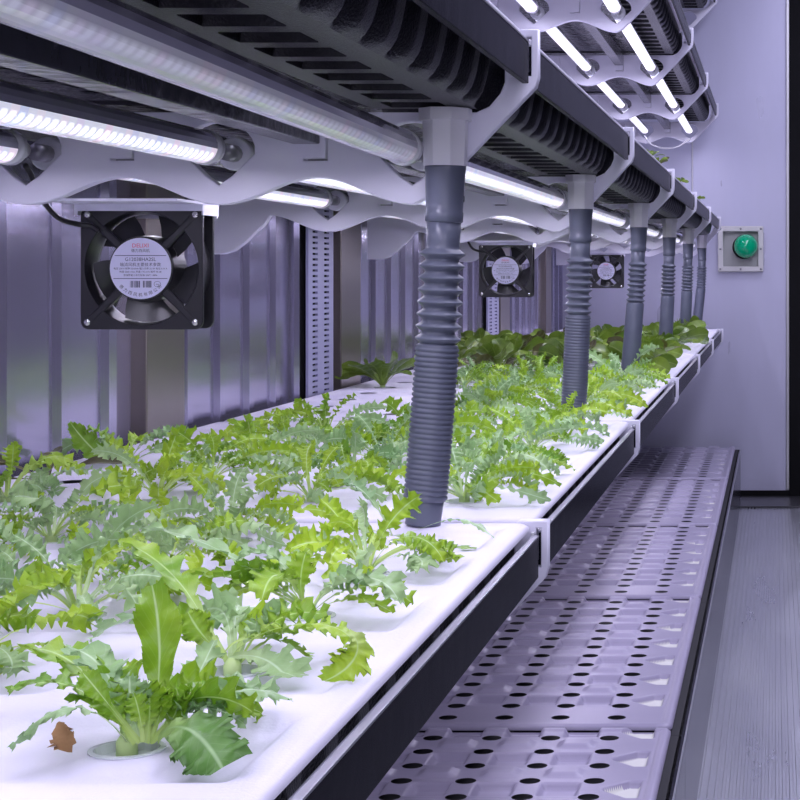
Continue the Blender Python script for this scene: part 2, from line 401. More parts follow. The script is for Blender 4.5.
# ------------------------------------------------------------------ trays
XF, XB = -.224, -.860
def heightfield(name, x0, x1, y0, y1, step, hfun, holes, R, z, mats, r_corner=.014, thick=.006, pocket=None):
    nx = int(round((x1 - x0)/step)) + 1; ny = int(round((y1 - y0)/step)) + 1
    X, Y = np.meshgrid(np.linspace(x0, x1, nx), np.linspace(y0, y1, ny), indexing='ij')
    Z = hfun(X, Y)
    inside = np.zeros(X.shape, bool)
    for hx, hy in holes:
        dx, dy = X - hx, Y - hy; d = np.hypot(dx, dy)
        m = np.abs(d - R) < step*.72
        dd = np.where(d < 1e-9, 1, d)
        X = np.where(m, hx + dx/dd*R, X); Y = np.where(m, hy + dy/dd*R, Y)
        inside |= (d < R) & ~m
    # rounded corners
    for cx, sx in ((x0, 1), (x1, -1)):
        for cy, sy in ((y0, 1), (y1, -1)):
            ox, oy = cx + sx*r_corner, cy + sy*r_corner
            dx, dy = X - ox, Y - oy; m = (dx*sx < 0) & (dy*sy < 0); d = np.hypot(dx, dy)
            dm = np.maximum(np.abs(dx), np.abs(dy)); s = np.where(d > 1e-9, dm/np.where(d > 1e-9, d, 1), 1)
            X = np.where(m, ox + dx*s, X); Y = np.where(m, oy + dy*s, Y)
    V = np.stack([X, Y, Z + z], -1).reshape(-1, 3)
    idx = np.arange(nx*ny).reshape(nx, ny)
    F = np.stack([idx[:-1, :-1], idx[1:, :-1], idx[1:, 1:], idx[:-1, 1:]], -1)
    ins = inside[:-1, :-1] | inside[1:, :-1] | inside[1:, 1:] | inside[:-1, 1:]
    F = F[~ins].reshape(-1, 4)
    mi = np.zeros(len(F), int)
    if pocket is not None:
        c = V[F].mean(1); mi = pocket(c[:, 0], c[:, 1]).astype(int)
    # rim
    ring = list(idx[:, 0]) + list(idx[-1, 1:]) + list(idx[-2::-1, -1]) + list(idx[0, -2:0:-1])
    nb = len(V); low = V[ring].copy(); low[:, 2] = z - thick
    V = np.vstack([V, low]); m = len(ring)
    rim = [(ring[i], nb + i, nb + (i+1) % m, ring[(i+1) % m]) for i in range(m)]
    Fl = [tuple(f) for f in F] + rim
    return mesh_from(name, V, Fl, mats, mi=list(mi) + [0]*m, smooth=True)
def sstep(a, b, x): 
    t = np.clip((x - a)/(b - a), 0, 1); return t*t*(3 - 2*t)
ROWS = [.11 + .17*i for i in range(6)]            # distance back from the far seam
COLS = [-.315, -.47, -.625, -.78]
GAP = .011
def mid_lid():
    y0, y1 = seam(-1) + GAP, seam(0) - GAP
    holes = [(cx, seam(0) - r) for cx in COLS for r in ROWS]
    def h(X, Y):
        Z = np.zeros_like(X)
        for cx in COLS:
            for r in ROWS:
                u, v = np.abs(X - cx), np.abs(Y - (seam(0) - r))
                Z -= .0065*(1 - sstep(.060, .072, u))*(1 - sstep(.050, .066, v))
                d = np.hypot(X - cx, Y - (seam(0) - r)); Z += .004*(1 - sstep(.020, .036, d))
        e = np.minimum(np.minimum(X - XB, XF - X), np.minimum(Y - y0, y1 - Y))
        Z -= .003*(1 - sstep(0, .006, e))
        return Z
    return heightfield('lid', XB, XF, y0, y1, .005, h, holes, .0165, T_MID, M['lid'])
LXF, LXB = -.160, -.80
LCOLS = [-.2505 - .089*i for i in range(7)]; LROWS = [.062 + .0765*i for i in range(14)]
def low_lid():
    y0, y1 = seam(-1) + .006, seam(0) - .006
    holes = [(cx, seam(0) - r) for cx in LCOLS for r in LROWS]
    def h(X, Y):
        Z = np.zeros_like(X)
        for j in range(7):
            yc = seam(0) - (LROWS[2*j] + LROWS[min(2*j+1, 13)])/2 + .076
            v = np.abs(Y - yc)
            # cream pocket at the aisle edge with a pointed inner end
            u = (X + .234)/.055
            wv = .038*np.clip(u*1.5 + .1, 0, 1)
            Z -= .010*(1 - sstep(-.003, .003, v - wv))*(1 - sstep(-.188, -.183, X))*sstep(-.236, -.232, X)
            for i, cx in enumerate(LCOLS):
                m1 = cx - .045
                Z -= .011*(1 - sstep(.020, .029, np.abs(X - m1)))*(1 - sstep(.026, .034, np.abs(Y - yc)))*(i < 6)
                yo = yc + .0765
                Z += .006*(1 - sstep(.016, .030, np.abs(X - m1)))*(1 - sstep(.012, .026, np.abs(Y - yo)))*(i < 6)
        e = np.minimum(np.minimum(X - LXB, LXF - X), np.minimum(Y - y0, y1 - Y))
        Z += .003*(1 - sstep(.012, .018, e)); Z -= .004*(1 - sstep(0, .006, e))
        return Z
    def pk(X, Y):
        r = np.zeros_like(X, bool)
        for j in range(7):
            yc = seam(0) - (LROWS[2*j] + LROWS[min(2*j+1, 13)])/2 + .076
            u = (X + .234)/.055; wv = .036*np.clip(u*1.5 + .1, 0, 1)
            r |= (np.abs(Y - yc) < wv) & (X > -.232) & (X < -.187)
        return r
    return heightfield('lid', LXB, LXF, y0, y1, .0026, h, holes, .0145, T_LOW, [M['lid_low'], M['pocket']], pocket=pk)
def trough_mesh(T):
    """black ribbed tub seen from the side and below"""
    cs = [(-.2450, -.010, 0, 0), (-.2455, -.022, .3, 0), (-.248, -.036, 1, 0), (-.2510, -.052, 1, 0), (-.2545, -.063, 1, 0), (-.2575, -.0690, .8, 0), (-.263, -.0735, 0, 0),
          (-.286, -.0735, 0, 0), (-.2875, -.0735, 0, 1), (-.337, -.0735, 0, 1), (-.3385, -.0735, 0, 0), (-.358, -.0735, 0, 0),
          (-.362, -.066, 0, 0), (-.82, -.066, 0, 0), (-.824, -.0735, 0, 0), (-.838, -.0735, 0, 0), (-.848, -.064, 0, 0), (-.856, -.03, 0, 0), (-.858, -.010, 0, 0)]
    ya, yb = seam(-1) + .022, seam(0) - .022
    nb = 14; sub = 12; ny = nb*sub + 1
    V, F, mi = [], [], []
    for j in range(ny):
        t = j/(ny - 1); y = ya + (yb - ya)*t
        ph = (t*nb) % 1.
        wave = .5 - .5*cos(2*pi*ph); wave = min(1, wave*1.5)**.8
        slot = 1. if .22 < ph < .80 else 0.
        endf = min(1, min(t, 1 - t)*nb*1.6)
        for x, z, a, s in cs:
            V.append((x + a*(.0045 - .0105*(1 - wave)) - .012*(1 - endf)*(a > 0), y, T + z + s*slot*.016))
    m = len(cs)
    for j in range(ny - 1):
        for i in range(m - 1):
            F.append((j*m+i, j*m+i+1, (j+1)*m+i+1, (j+1)*m+i)); mi.append(1 if i == 12 else 0)
    F.append(tuple(range(m))); mi.append(0)
    F.append(tuple((ny-1)*m + i for i in range(m))[::-1]); mi.append(0)
    me = mesh_from('trough', V, F, [M['tub'], M['film']], mi=mi)
    sm = np.array([(f % (m-1)) in (0, 1, 2, 3, 4, 5) for f in range(len(F))]); me.polygons.foreach_set('use_smooth', sm)
    return me
def tray_proto(T, label, group, lid):
    base = (-.54, (seam(-1) + seam(0))/2, T - .073)
    r = thing('grow_tray', label, 'grow tray', base, group)
    part('lid', lid, r)
    part('trough', trough_mesh(T), r)
    fp = part('front_panel', box('front_panel', (-.2225, -.2165, seam(-1) + .012, seam(0) - .0175, T - .050, T - .0125), M['fascia'], .0008), r)
    part('metal_edge', box('metal_edge', (-.2225, -.2160, seam(-1) + .012, seam(0) - .0175, T - .0125, T - .0110), M['edge']), fp)
    part('end_clip', box('end_clip', (-.2235, -.2205, seam(0) - .0175, seam(0) - .0095, T - .040, T - .0085), M['cap'], .0006), r)
    return r
lid_mid = mid_lid()
desc = ['with big frilly lettuces in front of the first grey hose', 'between the first and second grey hoses, crowded with frilly lettuce',
        'between the second and third grey hoses, frilly lettuce', 'full of dark round-leaved greens, behind the third grey hose',
        'sparse dark greens, between fourth and fifth hoses', 'last before the far wall, nearly empty']
p0 = tray_proto(T_MID, 'white planted grow tray ' + desc[0], 'planted white trays', lid_mid)
for k in range(1, 6):
    dup(p0, (p0.location.x, p0.location.y + PITCH*k, p0.location.z), 'white planted grow tray ' + desc[k])
# upper tiers: flat lid, same tub
def flat_lid(T):
    bm = bmesh.new(); bm_box(bm, XB, XF, seam(-1) + GAP, seam(0) - GAP, T - .008, T, bev=.002); return bm_mesh('lid', bm, M['lid'])
pu = tray_proto(T_UP, 'black ribbed tray overhead, first from the camera, above the first grey hose', 'black ribbed trays above the plants', flat_lid(T_UP))
pu.location.x += SHIFT[T_UP]
for k in range(1, 6):
    dup(pu, (pu.location.x, pu.location.y + PITCH*k, pu.location.z), 'black ribbed tray overhead, %s from the camera, before the %s grey hose' % (ORD[k], ORD[k]))
dy = lambda k: pu.location.y + PITCH*k
for k in range(2, 6):
    dup(pu, (-.54 + SHIFT[T_TOP], dy(k), T_TOP - .073), 'black ribbed tray of the top lit tier, %s from the camera' % ORD[k-2], 'black ribbed trays of the top lit tier')
dup(pu, (-.54 + SHIFT[T_HIGH], dy(5), T_HIGH - .073), 'highest black tray end, just showing above the top lit tier', 'highest trays')
# lowest tier: perforated trays on a black base
def low_proto():
    y0, y1 = seam(0), seam(1)
    r = thing('perforated_tray', 'x', 'perforated tray', (-.48, (y0+y1)/2, 0), 'perforated trays of the lowest tier')
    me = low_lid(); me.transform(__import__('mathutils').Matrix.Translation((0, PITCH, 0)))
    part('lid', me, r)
    bm = bmesh.new()
    bm_box(bm, -.82, -.144, y0 + .001, y1 - .001, T_LOW - .034, T_LOW - .024)
    bm_box(bm, -.166, -.144, y0 + .001, y1 - .001, T_LOW - .025, T_LOW - .012)
    bm_box(bm, -.82, -.79, y0 + .001, y1 - .001, T_LOW - .025, T_LOW - .007)
    part('base_trough', bm_mesh('base_trough', bm, M['dark_hole']), r)
    s = part('side_panel', box('side_panel', (-.150, -.139, y0 + .001, y1 - .001, 0, T_LOW - .012), M['skirt'], .001), r)
    part('panel_edge', box('panel_edge', (-.1395, -.1375, y0 + .001, y1 - .001, T_LOW - .016, T_LOW - .011), M['edge']), s)
    return r
pl = low_proto()
lowdesc = ['only partly in view beneath the planted tray', 'second from the camera', 'third from the camera', 'fourth from the camera', 'touching the far end']
pl['label'] = 'grey-violet perforated floor-level tray, ' + lowdesc[0]
for k in range(1, 5):
    dup(pl, (pl.location.x, pl.location.y + PITCH*k, 0), 'grey-violet perforated floor-level tray, ' + lowdesc[k])

# longitudinal channels under the ribbed trays
rail_me = box('channel', (-.0125, .0125, -.535, .535, -.0145, .0145), M['rail'], .0015)
def rails(k, T, xs, what):
    for i, x in enumerate(xs):
        o = link('support_channel', rail_me); o.location = (x + SHIFT[T], (seam(k-1)+seam(k))/2, T - .090 - .0015)
        tag(o, 'grey metal channel under %s, %s from the aisle' % (what, ORD[i]), 'channel', 'channels under the trays')
for k in range(0, 4): rails(k, T_UP, (-.418, -.596), 'the %s overhead ribbed tray' % ORD[k])
for k in range(3, 6): rails(k, T_TOP, (-.414,), 'the %s tray of the top lit tier' % ORD[k-2])

# ------------------------------------------------------------------ LED tubes
def arc_shell(name, q0, q1, r0, r1, ya, yb, mat, nseg=14, ny=1):
    V, F = [], []
    for j in range(ny + 1):
        y = ya + (yb - ya)*j/ny
        for k in range(nseg + 1):
            q = q0 + (q1 - q0)*k/nseg
            V.append((r1*cos(q), y, r1*sin(q)))
        for k in range(nseg + 1):
            q = q1 + (q0 - q1)*k/nseg
            V.append((r0*cos(q), y, r0*sin(q)))
    m = 2*(nseg + 1)
    for j in range(ny):
        for i in range(m): F.append((j*m+i, j*m+(i+1) % m, (j+1)*m+(i+1) % m, (j+1)*m+i))
    F.append(tuple(range(m))); F.append(tuple(ny*m + i for i in range(m))[::-1])
    me = mesh_from(name, V, F, mat)
    bm = bmesh.new(); bm.from_mesh(me); bmesh.ops.recalc_face_normals(bm, faces=bm.faces); bm.to_mesh(me); bm.free()
    return me
TL = 1.03
def tube_proto(r, ledmat, label, group, loc):
    root = thing('led_tube', label, 'light tube', loc, group)
    P = lambda n, me: link(n, me, root)
    P('housing', arc_shell('housing', math.radians(-8), math.radians(188), r*.86, r, 0, TL, M['tube_back'], 10))
    P('light_cover', arc_shell('light_cover', math.radians(-172), math.radians(-8), r*.84, r*.985, 0, TL, ledmat, 12))
    for y0 in (-.006, TL - .014):
        c = P('end_cap', sweep('end_cap', [(0, y0, 0), (0, y0 + .001, 0), (0, y0 + .019, 0), (0, y0 + .020, 0)], [r*.93, r*1.07, r*1.07, r*.93], M['cap'], 20))
    for y0 in (-.03, TL + .006):
        P('connector', sweep('connector', [(0, y0, 0), (0, y0 + .024, 0)], [r*.55, r*.55], M['pin'], 12))
    return root
TUBE_Z = -.1105
tn = ['beside the grey hose line', 'in the middle row', 'in the row by the steel wall']
pt = None
gt = 'white LED tubes lighting the planted tier'
for k in range(0, 6):
    for i, tx in enumerate(TUBE_X):
        loc = (tx + SHIFT[T_UP], seam(k) - .045 - TL, T_UP + TUBE_Z)
        lab = 'lit LED tube under the %s overhead tray, %s' % (ORD[k], tn[i])
        if k == 0 and i == 0:
            o = tube_proto(.0155, M['led_front'], 'thick clear LED tube ending at the first hose fitting, dimmer than the others', gt, (loc[0], loc[1], loc[2] + .014))
            o.rotation_euler = (-.0136, 0, 0); continue
        if pt is None: pt = tube_proto(.0150, M['led'], lab, gt, loc)
        else: dup(pt, loc, lab)
ptt = None
for k in range(2, 6):
    for i, tx in enumerate(TUBE_X[:2]):
        loc = (tx + SHIFT[T_TOP], seam(k) - .045 - TL, T_TOP + TUBE_Z)
        lab = 'bright LED tube of the top tier, %s bay from the camera, %s' % (ORD[k-2], ('aisle side', 'inner side')[i])
        if ptt is None: ptt = tube_proto(.0150, M['led_top'], lab, 'white LED tubes of the top tier', loc)
        else: dup(ptt, loc, lab)

# ------------------------------------------------------------------ drain hoses
def hose(k, tops, bots, style, label, bend=0.):
    """tops/bots: x at top and bottom; style 'ribbed' or 'smooth' lower half"""
    Y = seam(k) - .032
    zt, zb = CZ + .098, T_MID
    r = thing('drain_hose', label, 'drain hose', (bots, Y, zb), 'grey drain hoses')
    def line(z):
        t = min(1., max(0., (zt - z)/(zt - zb)))
        x = tops + (bots - tops)*(t**1.5) + bend*sin(pi*t)
        return (x, Y, z)
    def piece(name, prof, mat=M['hose'], seg=28):
        return part(name, sweep(name, [line(z) for z, _ in prof], [q for _, q in prof], mat, seg), r)
    # white fitting under the ribbed tray
    oc = lambda w: [(w*.42, w), (w, w*.42), (w, -w*.42), (w*.42, -w), (-w*.42, -w), (-w, -w*.42), (-w, w*.42), (-w*.42, w)]
    def octo(z0, z1, w0, w1):
        V = [(tops + a, Y + b, z0) for a, b in oc(w0)] + [(tops + a, Y + b, z1) for a, b in oc(w1)]
        F = [(i, (i+1) % 8, 8 + (i+1) % 8, 8 + i) for i in range(8)] + [tuple(range(8))[::-1], tuple(range(8, 16))]
        return V, F
    V, F = octo(CZ + .096, CZ + .137, .0185, .0192)
    V2, F2 = octo(CZ + .137, CZ + .148, .0225, .0225)
    part('tank_fitting', mesh_from('tank_fitting', V + V2, F + [tuple(i + 16 for i in f) for f in F2], M['fitting']), r)
    piece('cuff', [(CZ + .0985, .0176), (CZ + .0975, .0183), (CZ + .093, .0188), (CZ + .090, .0180), (CZ + .062, .0168), (CZ + .055, .0166), (CZ + .054, .0172), (CZ + .046, .0170), (CZ + .045, .0158)])
    prof = [(CZ + .046, .0155), (CZ + .028, .0150), (CZ + .024, .0148)]
    z = CZ + .022; n = 8; p_ = .0110
    for i in range(n):
        prof += [(z, .0150), (z - p_*.15, .0160), (z - p_*.42, .0202), (z - p_*.5, .0207), (z - p_*.58, .0202), (z - p_*.85, .0160)]; z -= p_
    prof += [(z, .0152)]
    piece('bellows', prof)
    zj = z + .001
    if style == 'ribbed':
        prof = [(zj, .0165), (zj - .002, .0192)]; z = zj - .003; p_ = .0046
        while z > zb + .028:
            prof += [(z, .0184), (z - p_*.3, .0198), (z - p_*.7, .0198), (z - p_*.95, .0184)]; z -= p_
        prof += [(z - .001, .0180)]; zc = z
        piece('ribbed_hose', prof)
    else:
        zc = zb + .020
        piece('sleeve', [(zj, .0165), (zj - .002, .0186), (zj - .004, .0190), (zc + .004, .0196), (zc + .001, .0190)])
    piece('collar', [(zc + .002, .0172), (zc - .006, .0166), (zb + .004, .0160), (zb + .001, .0160)])
    return r
hose(0, -.299, -.3195, 'ribbed', 'big grey bellows drain hose standing in front, first from the camera')
hose(1, -.297, -.309, 'ribbed', 'grey bellows drain hose, second from the camera, fine ribs below')
hose(2, -.293, -.314, 'smooth', 'grey bellows drain hose with smooth lower sleeve, third from the camera')
hose(3, -.293, -.306, 'smooth', 'grey bellows drain hose, fourth from the camera')
hose(4, -.295, -.307, 'smooth', 'grey bellows drain hose, fifth from the camera')
hose(5, -.294, -.316, 'smooth', 'curved grey drain hose closest to the far wall', bend=.004)

# ------------------------------------------------------------------ axial fans
def circ(r, n=48, cx=0, cy=0): return [(cx + r*cos(2*pi*i/n), cy + r*sin(2*pi*i/n)) for i in range(n)]
def rsq(h, rc, n=6):
    o = []
    for sx, sy, a0 in ((1, 1, 0), (-1, 1, pi/2), (-1, -1, pi), (1, -1, 1.5*pi)):
        for i in range(n + 1):
            q = a0 + pi/2*i/n
            o.append((sx*(h - rc) + rc*cos(q), sy*(h - rc) + rc*sin(q)))
    return o
def fan_proto(cx, Y, label):
    cz = CZ + .0034
    r = thing('cooling_fan', label, 'cooling fan', (cx, Y, cz - .06), 'square black cooling fans')
    to = lambda y: (lambda u, v, w: (cx + u, y + w, cz + v))
    front = plate2d('a', [rsq(.0595, .008), circ(.0555)], .005, M['fan_black'], to(Y + .0025), .0006)
    back = plate2d('b', [rsq(.0595, .008), circ(.0555)], .005, M['fan_black'], to(Y + .0355), .0006)
    V, F = [], []
    ns = 48
    for rr, yy in ((.0555, 0.), (.0535, .012), (.0535, .026), (.0555, .038), (.058, .038), (.0565, .026), (.0565, .012), (.058, 0.)):
        V += [(cx + rr*cos(2*pi*i/ns), Y + yy, cz + rr*sin(2*pi*i/ns)) for i in range(ns)]
    for a in range(7):
        for i in range(ns): F.append((a*ns + i, a*ns + (i+1) % ns, (a+1)*ns + (i+1) % ns, (a+1)*ns + i))
    duct = mesh_from('c', V, F, M['fan_black'], smooth=True)
    bm = bmesh.new()
    for me in (front, back, duct): bm.from_mesh(me)
    # struts from hub to corners
    for a in (45, 135, 225, 315):
        q = math.radians(a); d = Vector((cos(q), 0, sin(q))); s = Vector((-sin(q), 0, cos(q)))
        p0_, p1_ = Vector((cx, Y + .004, cz)) + d*.028, Vector((cx, Y + .003, cz)) + d*.0735
        vv = []
        for pnt, w in ((p0_, .0042), (p1_, .0032)):
            for a_, b_ in ((-1, -.0030), (-.55, -.0042), (.55, -.0042), (1, -.0030), (1, .003), (-1, .003)):
                vv.append(bm.verts.new(pnt + s*w*a_ + Vector((0, b_, 0))))
        for i in range(6): bm.faces.new([vv[i], vv[(i+1) % 6], vv[6 + (i+1) % 6], vv[6 + i]])
        bm.faces.new(vv[:6][::-1]); bm.faces.new(vv[6:])
    part('housing', bm_mesh('housing', bm, M['fan_black']), r)
    hub = part('hub', sweep('hub', [(cx, Y - .002, cz), (cx, Y - .0015, cz), (cx, Y + .001, cz), (cx, Y + .034, cz)], [.030, .0312, .0318, .033], M['fan_black'], 48, smooth=False), r)
    lb = part('label', plate2d('label', [circ(.0298, 56)], .0006, M['label'], to(Y - .0024)), hub)
    # lettering on the label (photo's own words and bars)
    yt = Y - .0029
    tt = lambda dx, dz: (lambda u, v, w: (cx + u + dx, yt + w*.5, cz + v + dz))
    mes = [text_mesh('DELIXI', .0056, M['red_ink'], tt(0, .0222)), text_mesh('德力西风机', .0036, M['ink'], tt(0, .0172)),
           text_mesh('G12038HA2SL', .0050, M['ink'], tt(0, .0088)), text_mesh('轴流风机主要技术参数', .0040, M['ink'], tt(0, .0036)),
           text_mesh('电压 220 V 频率 50/60Hz 输入功率 22 W 电流 0.14 A', .0023, M['ink'], tt(0, -.0002)),
           text_mesh('转速 2600 r/min 风量 170 m³/h 噪声 40 dB', .0023, M['ink'], tt(0, -.0033)),
           text_mesh('绝缘等级 E 执行标准 GB/T 14806', .0023, M['ink'], tt(0, -.0066))]
    for i, ch in enumerate('德力西风机有限公司'):
        a = math.radians(-90 + (i - 4)*11.5); rr = .0258
        ca, sa = cos(a + pi/2), sin(a + pi/2)
        mes.append(text_mesh(ch, .0040, M['ink'], (lambda rr, a, ca, sa: (lambda u, v, w: (cx + rr*cos(a) + u*ca - v*sa, yt + w*.5, cz + rr*sin(a) + u*sa + v*ca)))(rr, a, ca, sa)))
    bm = bmesh.new()
    for z in (.0126, -.0098):
        hw = math.sqrt(.0290**2 - z*z) - .001; bm_box(bm, cx - hw, cx + hw, yt - .0001, yt + .0001, cz + z - .0003, cz + z + .0003)
    rng = random.Random(3); x = -.0100
    while x < .0105:
        w = rng.choice((.0003, .0005, .0008))
        if not -.0005 < x < .0012: bm_box(bm, cx + x, cx + x + w, yt - .0001, yt + .0001, cz - .0185, cz - .0120)
        x += w + rng.choice((.0004, .0006, .0009))
    for i in range(20):
        q0, q1 = 2*pi*i/20, 2*pi*(i+1)/20
        for (qa, qb) in ((q0, q1),):
            v = [bm.verts.new((cx + .0165 + rr*cos(q), yt, cz - .0152 + rr*sin(q)*.85)) for rr, q in ((.0030, qa), (.0030, qb), (.0034, qb), (.0034, qa))]
            bm.faces.new(v)
    mes.append(bm_mesh('bars', bm, M['ink']))
    mes.append(text_mesh('ccc', .0024, M['ink'], tt(.0165, -.0152)))
    part('printed_lettering', join_meshes('printed_lettering', mes, [M['ink'], M['red_ink']]), hub)
    # blades
    bm = bmesh.new()
    for b in range(5):
        q0 = 2*pi*b/5 + .35; rows = []
        for i in range(7):
            q = q0 + .92*i/6
            row = []
            for rr in (.0325, .043, .0528):
                tw = q + .18*(rr - .0325)/.02
                row.append(bm.verts.new((cx + rr*cos(tw), Y + .014 + .016*i/6, cz + rr*sin(tw))))
            rows.append(row)
        for i in range(6):
            for j in range(2): bm.faces.new((rows[i][j], rows[i+1][j], rows[i+1][j+1], rows[i][j+1]))
    part('blades', bm_mesh('blades', bm, M['blade'], True), r)
    for sx in (-1, 1):
        for sz in (-1, 1):
            part('screw', sweep('screw', [(cx + sx*.0525, Y + .001, cz + sz*.0525), (cx + sx*.0525, Y - .0018, cz + sz*.0525), (cx + sx*.0525, Y - .0026, cz + sz*.0525)], [.0032, .0032, .0018], M['screw'], 14), r)
    # white angle bracket: hangs on the arm in front, holds the fan from behind
    ya = Y - .081
    bm = bmesh.new()
    bm_box(bm, cx - .062, cx + .0615, ya, Y + .045, cz + .0625, cz + .0650)
    bm_box(bm, cx - .062, cx + .0615, Y + .039, Y + .042, cz + .050, cz + .0625)
    bm_box(bm, cx + .0600, cx + .0615, Y - .004, Y + .045, cz + .052, cz + .0645)
    bm_box(bm, cx - .0640, cx - .0605, Y - .004, Y + .045, cz + .052, cz + .0645)
    bm_box(bm, cx - .062, cx + .0615, Y - .006, Y - .003, cz + .0560, cz + .0650)
    part('mounting_bracket', bm_mesh('mounting_bracket', bm, M['arm']), r)
    pts = catmull([(cx - .082, Y - .075, cz + .096), (cx - .081, Y - .065, cz + .088), (cx - .076, Y - .055, cz + .068), (cx - .068, Y - .035, cz + .049), (cx - .058, Y - .012, cz + .043), (cx - .048, Y - .006, cz + .0415), (cx - .040, Y - .0045, cz + .036)], 8)
    part('power_cable', sweep('power_cable', pts, [.0026]*len(pts), M['cable'], 10), r)
    return r
f0 = fan_proto(-.6177, 1.755, 'big square black cooling fan under the first arm, white round label, in front')
dup(f0, (-.598, 3.995, f0.location.z), 'square black cooling fan between the first and second grey hoses')
dup(f0, (-.585, 6.235, f0.location.z), 'small distant black cooling fan just beyond the second grey hose')

# ------------------------------------------------------------------ green signal lamp on the far wall
lx, lz = -.143, CZ + .096
r = thing('signal_lamp', 'green domed signal lamp in a square beige frame on the far wall', 'signal lamp', (lx, FAR, lz - .095))
to = lambda y: (lambda u, v, w: (lx + u, y + w, lz + v))
part('frame', plate2d('frame', [rsq(.095, .006), [(-.073, -.073), (-.073, .073), (.073, .073), (.073, -.073)]], .03, M['lamp_frame'], to(FAR - .015), .003), r)
part('back_plate', box('back_plate', (lx - .075, lx + .075, FAR - .006, FAR - .001, lz - .075, lz + .075), M['lamp_plate']), r)
gx, gz = lx + .028, lz + .012
part('lamp_socket', sweep('lamp_socket', [(gx - .014, FAR - .006, gz - .004), (gx - .008, FAR - .03, gz - .002), (gx - .006, FAR - .034, gz)], [.050, .048, .045], M['black'], 32), r)
pts, rad = [], []
for i in range(15):
    q = pi/2*i/14; pts.append((gx - .006 + .008*i/14, FAR - .034 - .06*sin(q), gz)); rad.append(max(.0005, .050*cos(q)))
part('dome', sweep('dome', pts, rad, M['green'], 36), r)
for a, b in ((-.084, -.084), (0, -.084), (.084, -.084), (-.084, 0), (.084, 0), (-.084, .084), (0, .084), (.084, .084)):
    part('screw', sweep('screw', [(lx + a, FAR - .028, lz + b), (lx + a, FAR - .033, lz + b)], [.005, .004], M['pin'], 10), r)
# cables on the far wall
pts = catmull([(-.520, 7.20, CZ + .545), (-.50, 7.22, CZ + .515), (-.45, 7.24, CZ + .498), (-.39, 7.24, CZ + .505), (-.34, 7.22, CZ + .535)], 8)
tag(link('cable', sweep('cable', pts, [.0032]*len(pts), M['white_cable'], 8)), 'short white cable looping below the last overhead arm', 'cable')
tag(link('cable', sweep('cable', [(-.345, FAR - .004, CZ + .56), (-.345, FAR - .004, CZ + .15)], [.0035]*2, M['white_cable'], 8)), 'thin pale cable running down the far wall', 'cable')

# ------------------------------------------------------------------ plants
def leaf_geo(ctrl, W, rng, up=(0, 0, 1), petiole=.28, teeth=.30, n=48, fold=.25, ruffle=.22, tipw=.12, twist=0., lobes=5., serr=True):
    """a leaf along a cubic path; returns verts, faces, uvs"""
    P = bez(ctrl, n); U = Vector(up)
    V, F, T = [], [], []
    ph, ph2 = rng.uniform(0, 6), rng.uniform(0, 6)
    us = (-1., -.55, -.08, .08, .55, 1.)
    for i, c in enumerate(P):
        t = i/n
        tg = (P[min(i+1, n)] - P[max(i-1, 0)]).normalized()
        s = tg.cross(U)
        if s.length < 1e-4: s = tg.cross(Vector((1, .3, 0)))
        s.normalize(); nn = s.cross(tg).normalized()
        if twist:
            q = twist*t; s, nn = s*cos(q) + nn*sin(q), nn*cos(q) - s*sin(q)
        if t < petiole: w = W*(.13 + .10*(t/petiole)**2 + (.10*(1 - t/petiole)))
        else:
            q = (t - petiole)/(1 - petiole)
            w = W*(.23 + .77*sin(min(1, q*1.45)*pi/2))
            if q > .62: w *= (1 - tipw)*max(0, 1 - ((q - .62)/.38)**2.2) + tipw
        bl = max(0., min(1., (t - petiole*.7)/.2))
        for u in us:
            e = abs(u)
            ww = w
            off = 0.
            if e > .9 and serr:
                side = 0 if u < 0 else 1
                ww *= 1 + bl*teeth*((.9 if (i + side) % 2 else -.6)*(.4 + .6*rng.random())*.55 + .95*sin(lobes*2*pi*t + ph + side*1.7))
                off = bl*ruffle*W*(sin(lobes*1.3*2*pi*t + ph2 + side*2.1)*1.0 + (rng.random() - .5)*.7)
                fw = tg*W*.16*bl*(1 if (i + side) % 2 else -.5)
            else:
                fw = Vector((0, 0, 0)); off = bl*ruffle*.45*W*sin(lobes*1.3*2*pi*t + ph2 + (0 if u < 0 else 2.1)) if e > .3 else 0
            v = c + s*(u*ww) + nn*(off + fold*ww*e*e) + fw
            V.append(v); T.append((.5 + .5*u, t))
    m = len(us)
    for i in range(n):
        for j in range(m - 1): F.append((i*m+j, (i+1)*m+j, (i+1)*m+j+1, i*m+j+1))
    return V, F, T
class Foliage:
    def __init__(s): s.V, s.F, s.T, s.mi = [], [], [], []
    def add(s, g, mi=0, zmin=.0025):
        V, F, T = g; o = len(s.V)
        for v in V:
            if v.z < zmin: v.z = zmin + .0004*((v.x*9173 + v.y*5381) % 1.)
        s.V += V; s.T += T; s.F += [tuple(i + o for i in f) for f in F]; s.mi += [mi]*len(F)
    def mesh(s, mats): return mesh_from('foliage', s.V, s.F, mats, mi=s.mi, smooth=True, uvs=s.T)
def rand_leaf(rng, az, elev, ln, W, droop, **kw):
    d = Vector((cos(az), sin(az), 0)); z = Vector((0, 0, 1)); e = math.radians(elev)
    b = d*.004 + z*.002
    p1 = b + (d*cos(e) + z*sin(e))*ln*.36
    e2 = e - droop*.45
    p2 = p1 + (d*cos(e2) + z*sin(e2))*ln*.36
    e3 = e - droop
    side = Vector((-d.y, d.x, 0))*rng.uniform(-.25, .25)*ln
    p3 = p2 + (d*cos(e3) + z*sin(e3))*ln*.36 + side
    for p_ in (p2, p3): p_.z = max(p_.z, .006)
    return leaf_geo([b, p1, p2, p3], W, rng, twist=rng.uniform(-1.5, 1.5), **kw)
